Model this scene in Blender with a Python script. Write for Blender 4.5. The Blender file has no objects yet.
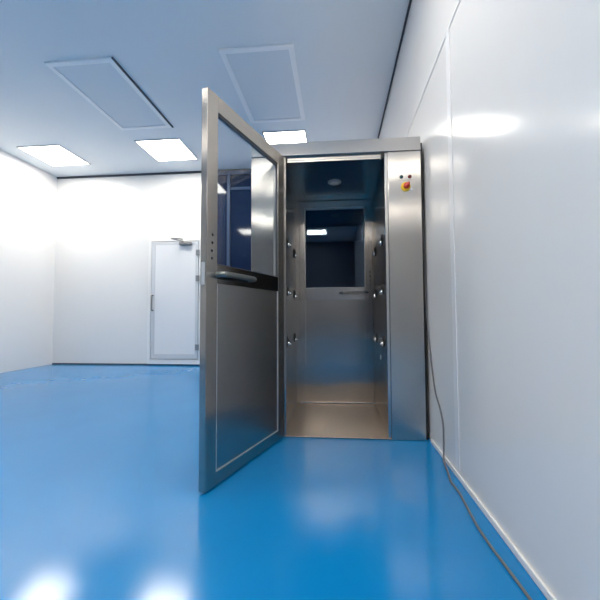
import bpy, bmesh, math
from mathutils import Vector, Matrix

scene = bpy.context.scene
COL = scene.collection

# ------------------------------------------------------------------ materials
def new_mat(name):
    m = bpy.data.materials.new(name); m.use_nodes = True
    nt = m.node_tree; nt.nodes.clear()
    out = nt.nodes.new('ShaderNodeOutputMaterial')
    return m, nt, out

def plain(name, col, rough=0.5, metal=0.0, spec=0.5, noise=0.0, nscale=6.0, coat=0.0, bump=0.0, bscale=60.0):
    m, nt, out = new_mat(name)
    b = nt.nodes.new('ShaderNodeBsdfPrincipled')
    b.inputs['Base Color'].default_value = (*col, 1); b.inputs['Roughness'].default_value = rough
    b.inputs['Metallic'].default_value = metal; b.inputs['Specular IOR Level'].default_value = spec
    b.inputs['Coat Weight'].default_value = coat; b.inputs['Coat Roughness'].default_value = 0.06
    tc = nt.nodes.new('ShaderNodeTexCoord')
    if noise > 0:
        n = nt.nodes.new('ShaderNodeTexNoise'); n.inputs['Scale'].default_value = nscale
        n.inputs['Detail'].default_value = 4
        nt.links.new(tc.outputs['Object'], n.inputs['Vector'])
        r = nt.nodes.new('ShaderNodeMapRange')
        r.inputs['To Min'].default_value = 1 - noise; r.inputs['To Max'].default_value = 1 + noise
        nt.links.new(n.outputs['Fac'], r.inputs['Value'])
        mx = nt.nodes.new('ShaderNodeVectorMath'); mx.operation = 'SCALE'
        mx.inputs[0].default_value = col
        nt.links.new(r.outputs['Result'], mx.inputs['Scale'])
        nt.links.new(mx.outputs['Vector'], b.inputs['Base Color'])
    if bump > 0:
        n2 = nt.nodes.new('ShaderNodeTexNoise'); n2.inputs['Scale'].default_value = bscale
        nt.links.new(tc.outputs['Object'], n2.inputs['Vector'])
        bp = nt.nodes.new('ShaderNodeBump'); bp.inputs['Strength'].default_value = bump
        bp.inputs['Distance'].default_value = 0.002
        nt.links.new(n2.outputs['Fac'], bp.inputs['Height'])
        nt.links.new(bp.outputs['Normal'], b.inputs['Normal'])
    nt.links.new(b.outputs['BSDF'], out.inputs['Surface'])
    return m

def steel(name, col, rough=0.3, aniso=0.7, grain=(220, 220, 1.5), wave=0.0, bump=0.006):
    """brushed stainless sheet: vertical grain, highlights smeared sideways, faint sheet waviness"""
    m, nt, out = new_mat(name)
    b = nt.nodes.new('ShaderNodeBsdfPrincipled')
    b.inputs['Metallic'].default_value = 1; b.inputs['Anisotropic'].default_value = aniso
    tc = nt.nodes.new('ShaderNodeTexCoord')
    mp = nt.nodes.new('ShaderNodeMapping'); mp.inputs['Scale'].default_value = grain
    nt.links.new(tc.outputs['Object'], mp.inputs['Vector'])
    n = nt.nodes.new('ShaderNodeTexNoise'); n.inputs['Scale'].default_value = 1; n.inputs['Detail'].default_value = 3
    nt.links.new(mp.outputs['Vector'], n.inputs['Vector'])
    r = nt.nodes.new('ShaderNodeMapRange'); r.inputs['To Min'].default_value = rough - .02; r.inputs['To Max'].default_value = rough + .02
    nt.links.new(n.outputs['Fac'], r.inputs['Value']); nt.links.new(r.outputs['Result'], b.inputs['Roughness'])
    r2 = nt.nodes.new('ShaderNodeMapRange'); r2.inputs['To Min'].default_value = .985; r2.inputs['To Max'].default_value = 1.015
    nt.links.new(n.outputs['Fac'], r2.inputs['Value'])
    sc = nt.nodes.new('ShaderNodeVectorMath'); sc.operation = 'SCALE'; sc.inputs[0].default_value = col
    nt.links.new(r2.outputs['Result'], sc.inputs['Scale']); nt.links.new(sc.outputs['Vector'], b.inputs['Base Color'])
    bp = nt.nodes.new('ShaderNodeBump'); bp.inputs['Strength'].default_value = bump; bp.inputs['Distance'].default_value = .0006
    nt.links.new(n.outputs['Fac'], bp.inputs['Height'])
    last = bp
    if wave > 0:
        w = nt.nodes.new('ShaderNodeTexNoise'); w.inputs['Scale'].default_value = 3.0; w.inputs['Detail'].default_value = 0
        nt.links.new(tc.outputs['Object'], w.inputs['Vector'])
        b2 = nt.nodes.new('ShaderNodeBump'); b2.inputs['Strength'].default_value = 1; b2.inputs['Distance'].default_value = wave
        nt.links.new(w.outputs['Fac'], b2.inputs['Height']); nt.links.new(bp.outputs['Normal'], b2.inputs['Normal'])
        last = b2
    nt.links.new(last.outputs['Normal'], b.inputs['Normal'])
    g = nt.nodes.new('ShaderNodeNewGeometry')
    cr = nt.nodes.new('ShaderNodeVectorMath'); cr.operation = 'CROSS_PRODUCT'; cr.inputs[1].default_value = (0, 0, 1)
    nt.links.new(g.outputs['True Normal'], cr.inputs[0])
    ad = nt.nodes.new('ShaderNodeVectorMath'); ad.operation = 'ADD'; ad.inputs[1].default_value = (.001, .0007, 0)
    nt.links.new(cr.outputs['Vector'], ad.inputs[0])
    no = nt.nodes.new('ShaderNodeVectorMath'); no.operation = 'NORMALIZE'
    nt.links.new(ad.outputs['Vector'], no.inputs[0]); nt.links.new(no.outputs['Vector'], b.inputs['Tangent'])
    nt.links.new(b.outputs['BSDF'], out.inputs['Surface'])
    return m

def glass(name, tint=(.93, .96, .98), refl=(1, 1, 1), ior=1.5):
    m, nt, out = new_mat(name)
    t = nt.nodes.new('ShaderNodeBsdfTransparent'); t.inputs['Color'].default_value = (*tint, 1)
    g = nt.nodes.new('ShaderNodeBsdfGlossy'); g.inputs['Roughness'].default_value = 0.0; g.inputs['Color'].default_value = (*refl, 1)
    # Schlick reflectance from the angle, the same on either side of the pane
    lw = nt.nodes.new('ShaderNodeLayerWeight'); lw.inputs['Blend'].default_value = .5
    pw = nt.nodes.new('ShaderNodeMath'); pw.operation = 'POWER'; pw.inputs[1].default_value = 5
    nt.links.new(lw.outputs['Facing'], pw.inputs[0])
    r0 = ((ior - 1) / (ior + 1)) ** 2
    f = nt.nodes.new('ShaderNodeMath'); f.operation = 'MULTIPLY_ADD'; f.inputs[1].default_value = 1 - r0; f.inputs[2].default_value = r0
    nt.links.new(pw.outputs['Value'], f.inputs[0])
    mx = nt.nodes.new('ShaderNodeMixShader')
    nt.links.new(f.outputs['Value'], mx.inputs['Fac']); nt.links.new(t.outputs['BSDF'], mx.inputs[1]); nt.links.new(g.outputs['BSDF'], mx.inputs[2])
    nt.links.new(mx.outputs['Shader'], out.inputs['Surface'])
    return m

def emit(name, col, s):
    m, nt, out = new_mat(name)
    e = nt.nodes.new('ShaderNodeEmission'); e.inputs['Color'].default_value = (*col, 1); e.inputs['Strength'].default_value = s
    nt.links.new(e.outputs['Emission'], out.inputs['Surface'])
    return m

def floor_mat():
    m, nt, out = new_mat('blue_epoxy')
    b = nt.nodes.new('ShaderNodeBsdfPrincipled'); b.inputs['Specular IOR Level'].default_value = .5
    tc = nt.nodes.new('ShaderNodeTexCoord')
    n = nt.nodes.new('ShaderNodeTexNoise'); n.inputs['Scale'].default_value = 1.2; n.inputs['Detail'].default_value = 5
    nt.links.new(tc.outputs['Object'], n.inputs['Vector'])
    cr = nt.nodes.new('ShaderNodeValToRGB')
    cr.color_ramp.elements[0].position = .35; cr.color_ramp.elements[0].color = (.002, .19, .48, 1)
    cr.color_ramp.elements[1].position = .7; cr.color_ramp.elements[1].color = (.004, .215, .53, 1)
    nt.links.new(n.outputs['Fac'], cr.inputs['Fac']); nt.links.new(cr.outputs['Color'], b.inputs['Base Color'])
    n2 = nt.nodes.new('ShaderNodeTexNoise'); n2.inputs['Scale'].default_value = 5; n2.inputs['Detail'].default_value = 2
    nt.links.new(tc.outputs['Object'], n2.inputs['Vector'])
    r = nt.nodes.new('ShaderNodeMapRange'); r.inputs['To Min'].default_value = .12; r.inputs['To Max'].default_value = .18
    nt.links.new(n2.outputs['Fac'], r.inputs['Value']); nt.links.new(r.outputs['Result'], b.inputs['Roughness'])
    bp = nt.nodes.new('ShaderNodeBump'); bp.inputs['Strength'].default_value = .05; bp.inputs['Distance'].default_value = .002
    nt.links.new(n2.outputs['Fac'], bp.inputs['Height']); nt.links.new(bp.outputs['Normal'], b.inputs['Normal'])
    nt.links.new(b.outputs['BSDF'], out.inputs['Surface'])
    return m

M = {}
M['wall'] = plain('white_wall_panel', (.80, .795, .79), .17, noise=.015, nscale=2)
M['ceiling'] = plain('pale_grey_ceiling', (.78, .82, .85), .45, noise=.015, nscale=1.5)
M['ceiling_panel'] = plain('pale_grey_ceiling_insert', (.73, .775, .81), .5)
M['pale_strip'] = plain('pale_strip', (.93, .94, .95), .4)
M['dark_strip'] = plain('dark_grey_gasket_and_shade', (.05, .055, .07), .6)  # glazing gasket colour, also used for painted shadow lines
M['floor'] = floor_mat()
M['white_trim'] = plain('white_trim', (.82, .82, .82), .3)
M['joint'] = plain('pale_joint_strip', (.86, .86, .87), .25)
M['white_door'] = plain('white_door_panel', (.80, .81, .83), .35)
M['alu'] = plain('grey_aluminium_edge', (.50, .52, .55), .35, metal=.3)
M['grey_metal'] = plain('dull_grey_metal', (.30, .30, .30), .4, metal=.8)
M['steel'] = steel('brushed_steel', (.58, .545, .51), .215, 1.0, wave=.004)
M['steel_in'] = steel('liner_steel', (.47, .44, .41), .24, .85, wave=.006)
M['steel_frame'] = steel('door_frame_steel', (.42, .395, .37), .25, .98)
M['steel_panel'] = steel('door_panel_steel', (.42, .41, .40), .26, .96, grain=(1.5, 1.5, .3), bump=0)
M['steel_floor'] = steel('floor_plate_steel', (.58, .50, .43), .24, .3, grain=(3, 160, 3))
M['rail'] = steel('polished_dark_rail', (.28, .265, .26), .18, .4)
M['polish'] = steel('polished_jamb_steel', (.55, .54, .53), .22, .3)
M['wall_dim'] = plain('slate_grey_wall', (.075, .085, .11), .4)
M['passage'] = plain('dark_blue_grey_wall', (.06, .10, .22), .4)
M['door_edge'] = plain('pale_grey_door_edge', (.62, .64, .67), .35)
M['bead'] = plain('pale_bead', (.62, .63, .64), .3, metal=.6)
M['chrome'] = plain('chrome', (.82, .82, .82), .12, metal=1)
M['dark_chrome'] = plain('dark_chrome', (.12, .12, .12), .25, metal=1)
M['handle_grey'] = plain('dark_grey_cast_metal', (.20, .215, .21), .38, metal=.75)
M['black'] = plain('black_plastic', (.008, .008, .009), .5)
M['red'] = plain('red_plastic', (.62, .03, .015), .35)
M['yellow'] = plain('yellow_plastic', (.85, .58, .03), .4)
M['teal'] = plain('dark_teal_lens', (.01, .05, .06), .2)
M['maroon'] = plain('dark_red_lens', (.14, .02, .02), .2)
M['cable'] = plain('grey_rubber', (.16, .16, .17), .5)
M['lens'] = plain('frosted_lamp_lens', (.55, .6, .66), .3)
M['glass'] = glass('clear_pane')
M['glass_rear'] = glass('rear_pane', (.5, .6, .75), (.72, .86, 1), ior=1.65)
M['navy'] = plain('dark_navy_glass', (.010, .020, .055), .06)
M['navy_frame'] = plain('slate_blue_frame', (.05, .08, .15), .3)
M['light'] = emit('lit_diffuser', (1.0, .94, .84), 17.5)

# ------------------------------------------------------------------ mesh helpers
def box(bm, x0, x1, y0, y1, z0, z1, bev=0.0):
    r = bmesh.ops.create_cube(bm, size=1)
    vs = r['verts']
    for v in vs:
        v.co = Vector((x0 + (v.co.x + .5) * (x1 - x0), y0 + (v.co.y + .5) * (y1 - y0), z0 + (v.co.z + .5) * (z1 - z0)))
    if bev > 0:
        es = list({e for v in vs for e in v.link_edges})
        bmesh.ops.bevel(bm, geom=es, offset=bev, segments=2, affect='EDGES', profile=.5)

def lathe(bm, prof, mat4, n=32):
    """prof: (radius, height) pairs about local z, placed by mat4"""
    rings = []
    for r, h in prof:
        if r < 1e-6:
            rings.append([bm.verts.new(mat4 @ Vector((0, 0, h)))])
        else:
            rings.append([bm.verts.new(mat4 @ Vector((r * math.cos(2 * math.pi * k / n), r * math.sin(2 * math.pi * k / n), h))) for k in range(n)])
    for a, b in zip(rings, rings[1:]):
        for k in range(n):
            k2 = (k + 1) % n
            if len(a) == 1 and len(b) == 1: continue
            if len(a) == 1: bm.faces.new((a[0], b[k2], b[k]))
            elif len(b) == 1: bm.faces.new((a[k], a[k2], b[0]))
            else: bm.faces.new((a[k], a[k2], b[k2], b[k]))

def tube(bm, pts, rad, n=12, flat=1.0):
    pts = [Vector(p) for p in pts]
    # Catmull-Rom smoothing
    sm = []
    for i in range(len(pts) - 1):
        p0 = pts[max(i - 1, 0)]; p1 = pts[i]; p2 = pts[i + 1]; p3 = pts[min(i + 2, len(pts) - 1)]
        for k in range(6):
            t = k / 6
            sm.append(.5 * (2 * p1 + (p2 - p0) * t + (2 * p0 - 5 * p1 + 4 * p2 - p3) * t * t + (3 * p1 - p0 - 3 * p2 + p3) * t ** 3))
    sm.append(pts[-1])
    up = None; prev = None
    for i, p in enumerate(sm):
        d = (sm[min(i + 1, len(sm) - 1)] - sm[max(i - 1, 0)]).normalized()
        if up is None:
            up = d.orthogonal().normalized() if abs(d.z) > .9 else (Vector((0, 0, 1)) - d * d.z).normalized()
        else:
            up = (up - d * up.dot(d)).normalized()
        s = d.cross(up)
        ring = [bm.verts.new(p + (up * math.cos(2 * math.pi * k / n) + s * flat * math.sin(2 * math.pi * k / n)) * rad) for k in range(n)]
        if prev:
            for k in range(n):
                bm.faces.new((prev[k], prev[(k + 1) % n], ring[(k + 1) % n], ring[k]))
        else:
            bm.faces.new(ring[::-1])
        prev = ring
    bm.faces.new(prev)

def build(name, bm, mat, parent=None, smooth=False, loc=None, label=None):
    bmesh.ops.recalc_face_normals(bm, faces=bm.faces[:])
    me = bpy.data.meshes.new(name); bm.to_mesh(me); bm.free()
    if smooth:
        for p in me.polygons: p.use_smooth = True
    me.materials.append(M[mat])
    o = bpy.data.objects.new(name, me); COL.objects.link(o)
    if parent: o.parent = parent
    if loc: o.location = loc
    if label: o['label'] = label
    return o

def boxes(name, mat, parent, *bs, bev=0.0, label=None):
    bm = bmesh.new()
    for b in bs: box(bm, *b, bev=bev)
    return build(name, bm, mat, parent, label=label)

def tag(o, label, cat=None, group=None, kind=None):
    o['label'] = label
    if cat: o['category'] = cat
    if group: o['group'] = group
    if kind: o['kind'] = kind
    return o

def empty(name, loc=(0, 0, 0)):
    o = bpy.data.objects.new(name, None); COL.objects.link(o); o.location = loc
    o.empty_display_size = .1
    return o

def struct(name, mat, label, cat, *bs, bev=0.0):
    return tag(boxes(name, mat, None, *bs, bev=bev), label, cat, kind='structure')

# ------------------------------------------------------------------ the room
XR, XL, YB, YF, ZC = .619, -5.0, 5.515, -5.0, 3.348
struct('floor', 'floor', 'glossy blue epoxy floor of the clean room', 'floor', (XL, XR, YF, YB, -.06, 0))
struct('ceiling', 'ceiling', 'pale blue-grey flat ceiling with inset lights', 'ceiling', (XL, XR, YF, YB, ZC, ZC + .06))
struct('wall_right', 'wall', 'glossy white panel wall beside the steel air shower', 'wall', (XR, XR + .06, YF, YB, 0, ZC))
struct('wall_back', 'wall', 'bright white far wall holding the white door', 'wall',
       (XL, XR, YB, YB + .06, 0, ZC))
struct('wall_left', 'wall', 'white wall at the far left of the room', 'wall', (XL - .06, XL, YF, YB, 0, ZC))
struct('wall_front', 'wall_dim', 'dark slate wall behind the viewer', 'wall', (XL, XR, YF - .06, YF, 0, ZC))
# trims, and dark strips standing in for shadow lines
struct('shadow_line_1', 'dark_strip', 'dark strip painted as the shadow line where the white right wall meets the ceiling', 'trim', (XR - .016, XR - .0005, YF + .01, YB - .03, ZC - .018, ZC - .0005))  # dark geometry in place of the corner's shade
struct('shadow_line_2', 'dark_strip', 'dark strip painted as the shadow line where the far wall meets the ceiling', 'trim', (XL + .01, XR - .03, YB - .02, YB - .0005, ZC - .03, ZC - .0005))  # same painted corner shade along the far wall
struct('trim_3', 'joint', 'thin pale horizontal seam high along the right wall', 'trim', (XR - .004, XR - .0005, YF + .01, YB - .03, 2.376, 2.390))
struct('trim_4', 'joint', 'pale vertical joint strip on the right wall nearest the air shower', 'trim', (XR - .005, XR - .0005, 1.787, 1.842, .045, 2.374), bev=.002)
struct('trim_5', 'joint', 'pale vertical joint strip on the right wall near the viewer', 'trim', (XR - .005, XR - .0005, .637, .692, .045, 2.374), bev=.002)
struct('baseboard_right', 'white_trim', 'low white cove strip along the foot of the right wall', 'baseboard', (XR - .010, XR - .0005, YF + .01, 2.29, .0005, .028), bev=.003)
struct('shadow_line_foot', 'dark_strip', 'thin dark strip painted as the shadow line along the foot of the far wall', 'baseboard', (XL + .01, -2.13, YB - .012, YB - .0005, .0005, .022))  # painted shadow line at the floor, no skirting board

# dark glazing in the far wall, seen through the glass of the open door
w = boxes('window_1', 'navy_frame', None,
          (-2.10, -2.04, YB - .05, YB - .0005, .9, 3.31), (-1.84, -1.79, YB - .05, YB - .0005, .96, 3.25), (-1.06, -1.0, YB - .05, YB - .0005, .9, 3.31),
          (-2.04, -1.06, YB - .05, YB - .0005, 3.25, 3.31), (-2.04, -1.06, YB - .05, YB - .0005, .9, .96), (-1.79, -1.06, YB - .04, YB - .0005, 2.98, 3.03))
tag(w, 'dark blue framed glazing in the far wall, seen through the open door', 'window', kind='structure')
boxes('pane', 'navy', w, (-2.04, -1.84, YB - .02, YB - .006, .96, 3.25))
boxes('pane', 'navy', w, (-1.79, -1.06, YB - .02, YB - .006, .96, 2.98))
boxes('pane', 'navy', w, (-1.79, -1.06, YB - .02, YB - .006, 3.03, 3.25))

# closed box added behind the air shower to keep the rear window dark
struct('wall_added_enclosure', 'passage', 'added light-tight enclosure behind the air shower, keeping the rear window dark', 'wall',
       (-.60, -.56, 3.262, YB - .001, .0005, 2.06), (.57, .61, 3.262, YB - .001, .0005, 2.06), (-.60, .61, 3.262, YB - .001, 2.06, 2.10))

# white door in the far wall
d = boxes('door_1', 'white_trim', None,
          (-3.225, -3.175, YB - .045, YB - .0005, .0225, 2.16), (-2.325, -2.285, YB - .045, YB - .0005, .0225, 2.16),
          (-3.175, -2.325, YB - .045, YB - .0005, 2.125, 2.16), (-3.175, -2.325, YB - .045, YB - .0005, .0225, .105), bev=.003)
tag(d, 'white door with grey edging and a closer arm in the far wall', 'door', kind='structure')
boxes('door_edge', 'door_edge', d, (-3.165, -3.10, YB - .050, YB - .012, .115, 2.115), (-2.385, -2.335, YB - .050, YB - .012, .115, 2.115),
      (-3.10, -2.385, YB - .050, YB - .012, .115, .19), (-3.10, -2.385, YB - .050, YB - .012, 2.06, 2.115), bev=.002, label='grey edging')
boxes('door_panel', 'white_door', d, (-3.10, -2.385, YB - .046, YB - .016, .19, 2.06))
for zz in (1.916, 1.476, .308):
    boxes('hinge', 'grey_metal', d, (-2.375, -2.31, YB - .066, YB - .051, zz - .05, zz + .05), bev=.004, label='grey hinge')
bm = bmesh.new()
tube(bm, [(-3.13, YB - .052, 1.19), (-3.13, YB - .095, 1.185), (-3.13, YB - .10, 1.15), (-3.13, YB - .10, .97), (-3.13, YB - .095, .94), (-3.13, YB - .052, .935)], .014)
build('door_handle', bm, 'grey_metal', d, True, label='grey pull handle')
bm = bmesh.new()
box(bm, -2.66, -2.44, YB - .10, YB - .051, 2.045, 2.095, bev=.006)
cl = build('door_closer', bm, 'grey_metal', d, label='grey closer body')
bm = bmesh.new()
tube(bm, [(-2.58, YB - .075, 2.10), (-2.66, YB - .15, 2.12), (-2.74, YB - .22, 2.13)], .010)
tube(bm, [(-2.74, YB - .22, 2.135), (-2.67, YB - .12, 2.15), (-2.62, YB - .04, 2.155)], .010)
build('closer_arm', bm, 'grey_metal', cl, True)

# ------------------------------------------------------------------ ceiling lights and ceiling panels
def ceiling_light(x0, x1, y0, y1, label, group=None):
    cx, cy = (x0 + x1) / 2, (y0 + y1) / 2
    t = tag(empty('ceiling_light', (cx, cy, ZC)), label, 'light', group)
    a, b = (x1 - x0) / 2, (y1 - y0) / 2; f = .02
    boxes('frame', 'alu', t, (-a - f, -a, -b - f, b + f, -.012, -.0005), (a, a + f, -b - f, b + f, -.012, -.0005),
          (-a, a, -b - f, -b, -.012, -.0005), (-a, a, b, b + f, -.012, -.0005))
    boxes('diffuser', 'light', t, (-a, a, -b, b, -.009, -.001))
    return t
ceiling_light(-2.836, -2.203, 4.449, 5.052, 'square lit ceiling panel at the left, above the white door')
ceiling_light(-.972, -.412, 4.405, 5.005, 'square lit ceiling panel above and behind the air shower')
for yy, nm in ((1.3, 'above the open door'), (-1.1, 'just behind the viewer'), (-3.55, 'far behind the viewer')):
    for xc, side in ((-2.52, 'left'), (-.60 if yy < -2 else -.22, 'right')):
        ceiling_light(xc - .32, xc + .32, yy - .3, yy + .3, 'square lit ceiling panel out of the picture %s, %s column' % (nm, side), 'ceiling lights out of the picture')
ceiling_light(-4.66, -4.03, 4.449, 5.052, 'square lit ceiling panel farthest left, beyond the white door')

def ceiling_panel(x0, x1, y0, y1, edge, label):
    cx, cy = (x0 + x1) / 2, (y0 + y1) / 2
    t = tag(empty('ceiling_panel', (cx, cy, ZC)), label, 'ceiling panel', 'inset ceiling panels')
    a, b = (x1 - x0) / 2, (y1 - y0) / 2
    f = .05
    boxes('frame', 'pale_strip', t, (-a, -a + f, -b, b, -.016, -.0005), (a - f, a, -b, b, -.016, -.0005),
          (-a + f, a - f, -b, -b + f, -.016, -.0005), (-a + f, a - f, b - f, b, -.016, -.0005))
    boxes('insert', 'ceiling_panel', t, (-a + f, a - f, -b + f, b - f, -.008, -.001))
    if edge:
        boxes('shadow_gap', 'dark_strip', t, (a, a + .018, -b, b + .01, -.014, -.0005), label='dark edge strip')
ceiling_panel(-2.85, -2.15, 2.95, 4.146, True, 'dark-edged inset ceiling panel at the upper left, before the lit panel')
ceiling_panel(-1.085, -.375, 2.95, 4.15, False, 'pale-edged inset ceiling panel above the open door')

# ------------------------------------------------------------------ the air shower
U = tag(empty('air_shower', (0, 2.312, 0)), 'stainless steel air shower cabin with its glazed door standing open', 'air shower')
U0 = 2.312
def up(name, mat, *bs, bev=0.0, label=None):       # world boxes -> unit-local
    return boxes(name, mat, U, *[(a, b, c - U0, e - U0, g, h) for a, b, c, e, g, h in bs], bev=bev, label=label)
XA, XB, YU = -.600, .587, 3.255
ZT, ZH = 1.972, 2.065
up('front_post', 'steel', (XA, -.3625, U0, U0 + .045, .003, ZT - .001), bev=.002)
rp = up('front_post', 'steel', (.3635, XB, U0, U0 + .045, .003, ZT - .001), bev=.002)
up('header', 'steel', (XA, XB - .001, U0 - .010, U0 + .06, ZT, ZH), bev=.002)
up('roof', 'steel', (XA, XB, U0 + .061, YU, ZH - .03, ZH))
up('side_panel', 'steel', (XA, XA + .02, U0 + .0455, YU, .003, ZH - .031))
up('side_panel', 'steel', (XB - .02, XB, U0 + .0455, YU, .003, ZH - .031))
up('jamb', 'steel_in', (-.3615, -.353, U0 + .008, U0 + .06, .013, ZT - .001), bev=.002)
up('jamb', 'polish', (.342, .3625, U0 + .008, U0 + .06, .013, ZT - .001), bev=.002)
up('lintel', 'steel_in', (-.3415, .3415, U0 + .015, U0 + .055, 1.945, ZT - .001), bev=.002)
up('door_stop', 'steel_in', (-.3415, .318, U0 + .012, U0 + .03, 1.931, 1.944), bev=.001)
up('lock_magnet', 'black', (.320, .3415, U0 - .004, U0 + .04, 1.931, 1.971), bev=.002, label='black lock block')
up('gap_shade_strip', 'black', (XB + .0005, .6005, U0 + .012, U0 + .40, .003, 2.03), label='black strip added to darken the gap beside the wall')  # stands in for the gap's shade and stops light leaking through
XI0, XI1, ZI = -.378, .352, 1.945
up('inner_wall', 'steel_in', (XI0 - .02, XI0, U0 + .061, 3.18, .013, ZI))
up('inner_wall', 'steel_in', (XI1, XI1 + .02, U0 + .061, 3.18, .013, ZI))
up('inner_ceiling', 'steel_in', (XI0, XI1, U0 + .061, 3.18, ZI, ZI + .02))
up('floor_plate', 'steel_floor', (-.3625, .3635, U0 - .002, U0 + .061, .002, .012), (XI0 - .001, .3635, U0 + .0605, 3.20, .002, .012), bev=.002, label='brownish steel floor plate')
up('rear_frame', 'steel_in', (XA + .021, XI0 + .0275, 3.181, YU, .013, ZI), (XI1 - .004, XB - .021, 3.181, YU, .013, ZI), (XA + .021, XB - .021, 3.181, YU, ZI, ZH - .031))

# control plate, lamps, emergency switch on the right post
def yaxis(x, y, z):     # lathe axis pointing towards the viewer (-y)
    return Matrix.Translation((x, y, z)) @ Matrix.Rotation(math.radians(90), 4, 'X')
cp = boxes('control_plate', 'steel', U, (.418, .545, -.0025, -.0002, 1.766, 1.812), bev=.0008)
for x, m, l in ((.455, 'teal', 'dark teal indicator lamp'), (.511, 'maroon', 'dark red indicator lamp')):
    bm = bmesh.new(); lathe(bm, [(0, .010), (.009, .009), (.012, .005), (.013, .0)], yaxis(x, -.0026, 1.790), 24)
    build('indicator_lamp', bm, m, U, True, label=l)
sw = bmesh.new(); lathe(sw, [(0, .008), (.030, .008), (.032, .006), (.032, 0)], yaxis(.483, -.0003, 1.720), 40)
sw = build('emergency_switch', sw, 'yellow', U, label='round yellow switch plate')
bm = bmesh.new(); lathe(bm, [(0, .012), (.020, .012), (.021, .008), (.021, 0)], yaxis(.487, -.0085, 1.724), 32)
c, s = math.cos(.9), math.sin(.9)
kb = bmesh.new(); box(kb, -.008, .008, -.034, -.020, -.023, .023, bev=.004)
bmesh.ops.rotate(kb, verts=kb.verts[:], cent=(0, 0, 0), matrix=Matrix.Rotation(.7, 3, 'Y'))
bmesh.ops.translate(kb, verts=kb.verts[:], vec=(.487, 0, 1.724))
tmp = bpy.data.meshes.new('tmp'); kb.to_mesh(tmp); kb.free(); bm.from_mesh(tmp); bpy.data.meshes.remove(tmp)
build('switch_knob', bm, 'red', sw, label='red rotary knob')
bm = bmesh.new(); lathe(bm, [(0, .004), (.008, .004), (.008, 0)], yaxis(.522, -.0003, 1.700), 20)
build('key_lock', bm, 'chrome', U, label='small round key lock')

# ball nozzles: three rows, two columns, both side walls
def nozzle(side, y, z):
    x = XI0 if side < 0 else XI1
    rot = Matrix.Rotation(math.radians(90 if side < 0 else -90), 4, 'Y')
    o = Matrix.Translation((x, y - U0, z)) @ rot
    bm = bmesh.new(); lathe(bm, [(.031, .0015), (.031, .009), (.034, .011), (.038, .009), (.041, .004), (.042, .0005)], o, 32)
    n = build('nozzle', bm, 'black', U, True)
    bm = bmesh.new(); lathe(bm, [(0, .0012), (.0335, .0012), (.0335, .0006)], o, 28)
    build('recess', bm, 'black', n, label='black recess')
    bm = bmesh.new()
    R = .019
    prof = [(R * math.sin(a), R * math.cos(a)) for a in [math.pi * (.16 + .84 * k / 12) for k in range(13)]]
    prof[-1] = (0, -R)
    prof = [(.0, R * .55), (prof[0][0] * .95, R * .6)] + prof
    ob = Matrix.Translation((x - side * .013, y - U0, z - .018)) @ rot @ Matrix.Rotation(.5, 4, 'X' )
    lathe(bm, prof, ob, 24)
    build('nozzle_ball', bm, 'chrome', n, True, label='chrome nozzle ball')
for y in (2.535, 2.985):
    for z in (1.400, 1.028, .642):
        nozzle(-1, y, z); nozzle(1, y, z)
bm = bmesh.new()
lathe(bm, [(0, .004), (.012, .004), (.018, .003), (.020, 0)], Matrix.Translation((XI1, 2.736 - U0, .50)) @ Matrix.Rotation(math.radians(-90), 4, 'Y'), 24)
build('photo_sensor', bm, 'lens', U, True, label='small pale round sensor low on the right inner wall')
bm = bmesh.new()
T = Matrix.Translation((-.006, 2.741 - U0, ZI)) @ Matrix.Rotation(math.pi, 4, 'X')
lathe(bm, [(.034, .0005), (.054, .0005), (.055, .004), (.048, .009), (.036, .010), (.034, .007), (.034, .0005)], T, 40)
lp = build('inner_lamp', bm, 'lens', U, True, label='round unlit lamp in the cabin ceiling')
bm = bmesh.new(); lathe(bm, [(0, .008), (.02, .0075), (.0335, .006), (.0335, .001)], T, 40)
build('lamp_lens', bm, 'pale_strip', lp, True)

# a glazed door leaf: local x from the hinge edge, visible face at y = 0 looking to +y
def d_handle(bm, s0, s1, z, off, rad, yd):
    L = s1 - s0
    tube(bm, [(s0, 0, z), (s0, yd * off * .7, z), (s0 + .02, yd * off, z), (s0 + L * .33, yd * off * 1.08, z), (s0 + L * .66, yd * off * 1.08, z), (s1 - .02, yd * off, z), (s1, yd * off * .7, z), (s1, 0, z)], rad, 14)

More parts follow.
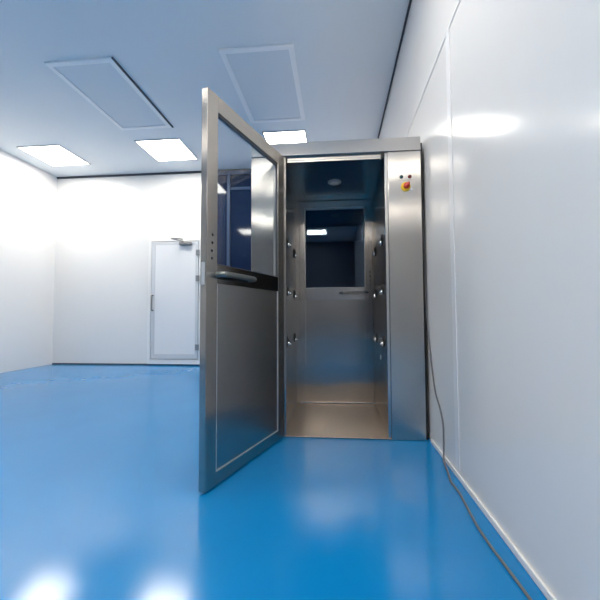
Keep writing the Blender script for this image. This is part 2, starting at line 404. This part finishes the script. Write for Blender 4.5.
def door_leaf(name, s0, s1, z0, z1, st0, st1, gz0, gz1, rail0, bot, th, glassmat, hand, dots, framemat, panelmat, railmat, sealmat='dark_strip', beadmat='bead'):
    """st0/st1: where the stiles end; rail0..gz0 the middle rail; bot the top of the bottom rail"""
    bm = bmesh.new()
    box(bm, s0, st0, -th, 0, z0, z1, bev=.002); box(bm, st1, s1, -th, 0, z0, z1, bev=.002)
    box(bm, st0, st1, -th, 0, gz1, z1, bev=.0015); box(bm, st0, st1, -th, 0, z0, bot, bev=.0015)
    D = build(name, bm, framemat, U)
    boxes('middle_rail', railmat, D, (st0, st1, -th + .002, -.001, rail0, gz0), bev=.001)
    boxes('lower_panel', panelmat, D, (st0, st1, -th + .006, -.005, bot, rail0))
    b = .006
    boxes('panel_bead', beadmat, D, (st0, st0 + b, -.005, -.001, bot, rail0), (st1 - b, st1, -.005, -.001, bot, rail0),
          (st0 + b, st1 - b, -.005, -.001, bot, bot + b), label='thin pale bead around the lower panel' if beadmat == 'bead' else None)
    boxes('glass_pane', glassmat, D, (st0 + .002, st1 - .002, -th * .62, -th * .62 + .006, gz0 + .002, gz1 - .002), label='glass pane')
    g = .010
    boxes('glass_seal', sealmat, D, (st0, st0 + g * .5, -th * .62 + .0065, -.007, gz0, gz1), (st1 - g * .5, st1, -th * .62 + .0065, -.007, gz0, gz1),
          (st0 + g * .5, st1 - g * .5, -th * .62 + .0065, -.004, gz1 - g * 1.3, gz1), (st0 + g * .5, st1 - g * .5, -th * .62 + .0065, -.007, gz0, gz0 + g * .5), label='dark glazing seal' if sealmat == 'dark_strip' else 'bright glazing edge')
    for h in hand:
        bm = bmesh.new(); d_handle(bm, *h)
        build('handle', bm, 'handle_grey' if name == 'door' else 'dark_chrome', D, True, label='dark grey pull handle')
    for dx, dz in dots:
        bm = bmesh.new(); lathe(bm, [(0, .0012), (.0055, .0012), (.007, .0002)], Matrix.Translation((dx, 0, dz)) @ Matrix.Rotation(math.radians(-90), 4, 'X'), 16)
        build('screw_hole', bm, 'black', D, label='small dark round hole')
    return D

TH = .038
D = door_leaf('door', .006, .807, .010, 1.967, .092, .727, 1.098, 1.882, 1.002, .074, TH, 'glass',
              [(.445, .728, 1.046, .045, .0145, 1)], [(.765, 1.240), (.766, 1.200), (.768, 1.160), (.769, 1.122)], 'steel_frame', 'steel_panel', 'rail')
D['label'] = 'stainless door standing open, glazed above and solid below'
D.location = (-.3608, 0, 0)
D.rotation_euler = (0, 0, math.atan2(-.7674, -.2605))
boxes('lock_plate', 'bead', D, (.8071, .8095, -TH + .009, -.009, .99, 1.10), label='pale lock plate on the door edge')
for z in (.25, 1.02, 1.75):
    bm = bmesh.new(); lathe(bm, [(0, .05), (.008, .05), (.008, -.05), (0, -.05)], Matrix.Translation((.010, -.012, z)), 16)
    build('hinge', bm, 'steel_frame', D, True)

# rear door closed at the back of the cabin: faces the viewer, so turn the leaf: local +y -> world -y
R_ = door_leaf('rear_door', 0, .694, .018, ZI - .004, .070, .642, 1.100, 1.874, .985, .024, .045, 'glass_rear',
               [(.056, .305, 1.050, .045, .010, 1)], [(.024, 1.247), (.024, 1.205), (.024, 1.163), (.024, 1.121)], 'steel_in', 'steel_in', 'polish', 'bead', 'steel')
R_['label'] = 'closed glazed rear door at the back of the cabin'
R_.location = (.345, 3.184 - U0, 0)
R_.rotation_euler = (0, 0, math.pi)

# ------------------------------------------------------------------ cable on the right wall and floor
bm = bmesh.new()
xw = XR - .0062
tube(bm, [(.6105, 2.38, 1.75), (.6105, 2.35, 1.3), (.6105, 2.335, 1.0), (.611, 2.318, .812), (.612, 2.263, .577), (xw, 2.183, .368), (xw, 2.085, .277), (xw, 2.033, .195), (xw - .001, 2.029, .07),
          (.600, 1.99, .010), (.578, 1.848, .0055), (.563, 1.763, .0055), (.566, 1.661, .0055), (.560, 1.577, .0055), (.545, 1.35, .0055), (.56, 1.0, .0055), (.56, .4, .0055), (.55, -.6, .0055)], .005, 10)
tag(build('power_cable', bm, 'cable', None, True), 'thin grey cable hanging down the right wall and trailing onto the blue floor', 'cable')

# ------------------------------------------------------------------ world, camera, view
wd = bpy.data.worlds.new('World'); scene.world = wd; wd.use_nodes = True
wd.node_tree.nodes['Background'].inputs['Color'].default_value = (.7, .75, .8, 1)
wd.node_tree.nodes['Background'].inputs['Strength'].default_value = .3

cam = bpy.data.cameras.new('Camera'); co = bpy.data.objects.new('Camera', cam); COL.objects.link(co)
F, YAW, PITCH, ROLL = 333.73, .0862, .044, -.0052
cam.sensor_fit = 'HORIZONTAL'; cam.sensor_width = 36; cam.lens = F / 600 * 36
cam.shift_x = -7.5 / 600; cam.shift_y = .5 / 600
cam.clip_start = .02
co.matrix_world = Matrix.Translation((0, 0, .84)) @ Matrix.Rotation(YAW, 4, 'Z') @ Matrix.Rotation(math.pi / 2 + PITCH, 4, 'X') @ Matrix.Rotation(ROLL, 4, 'Z')
scene.camera = co

vs = scene.view_settings
vs.view_transform = 'Standard'; vs.look = 'None'; vs.gamma = 1; vs.use_curve_mapping = False
vs.exposure = 0.75
scene.cycles.use_denoising = True
scene.cycles.max_bounces = 10
scene.cycles.glossy_bounces = 6
scene.cycles.transparent_max_bounces = 12
scene.cycles.sample_clamp_indirect = 6
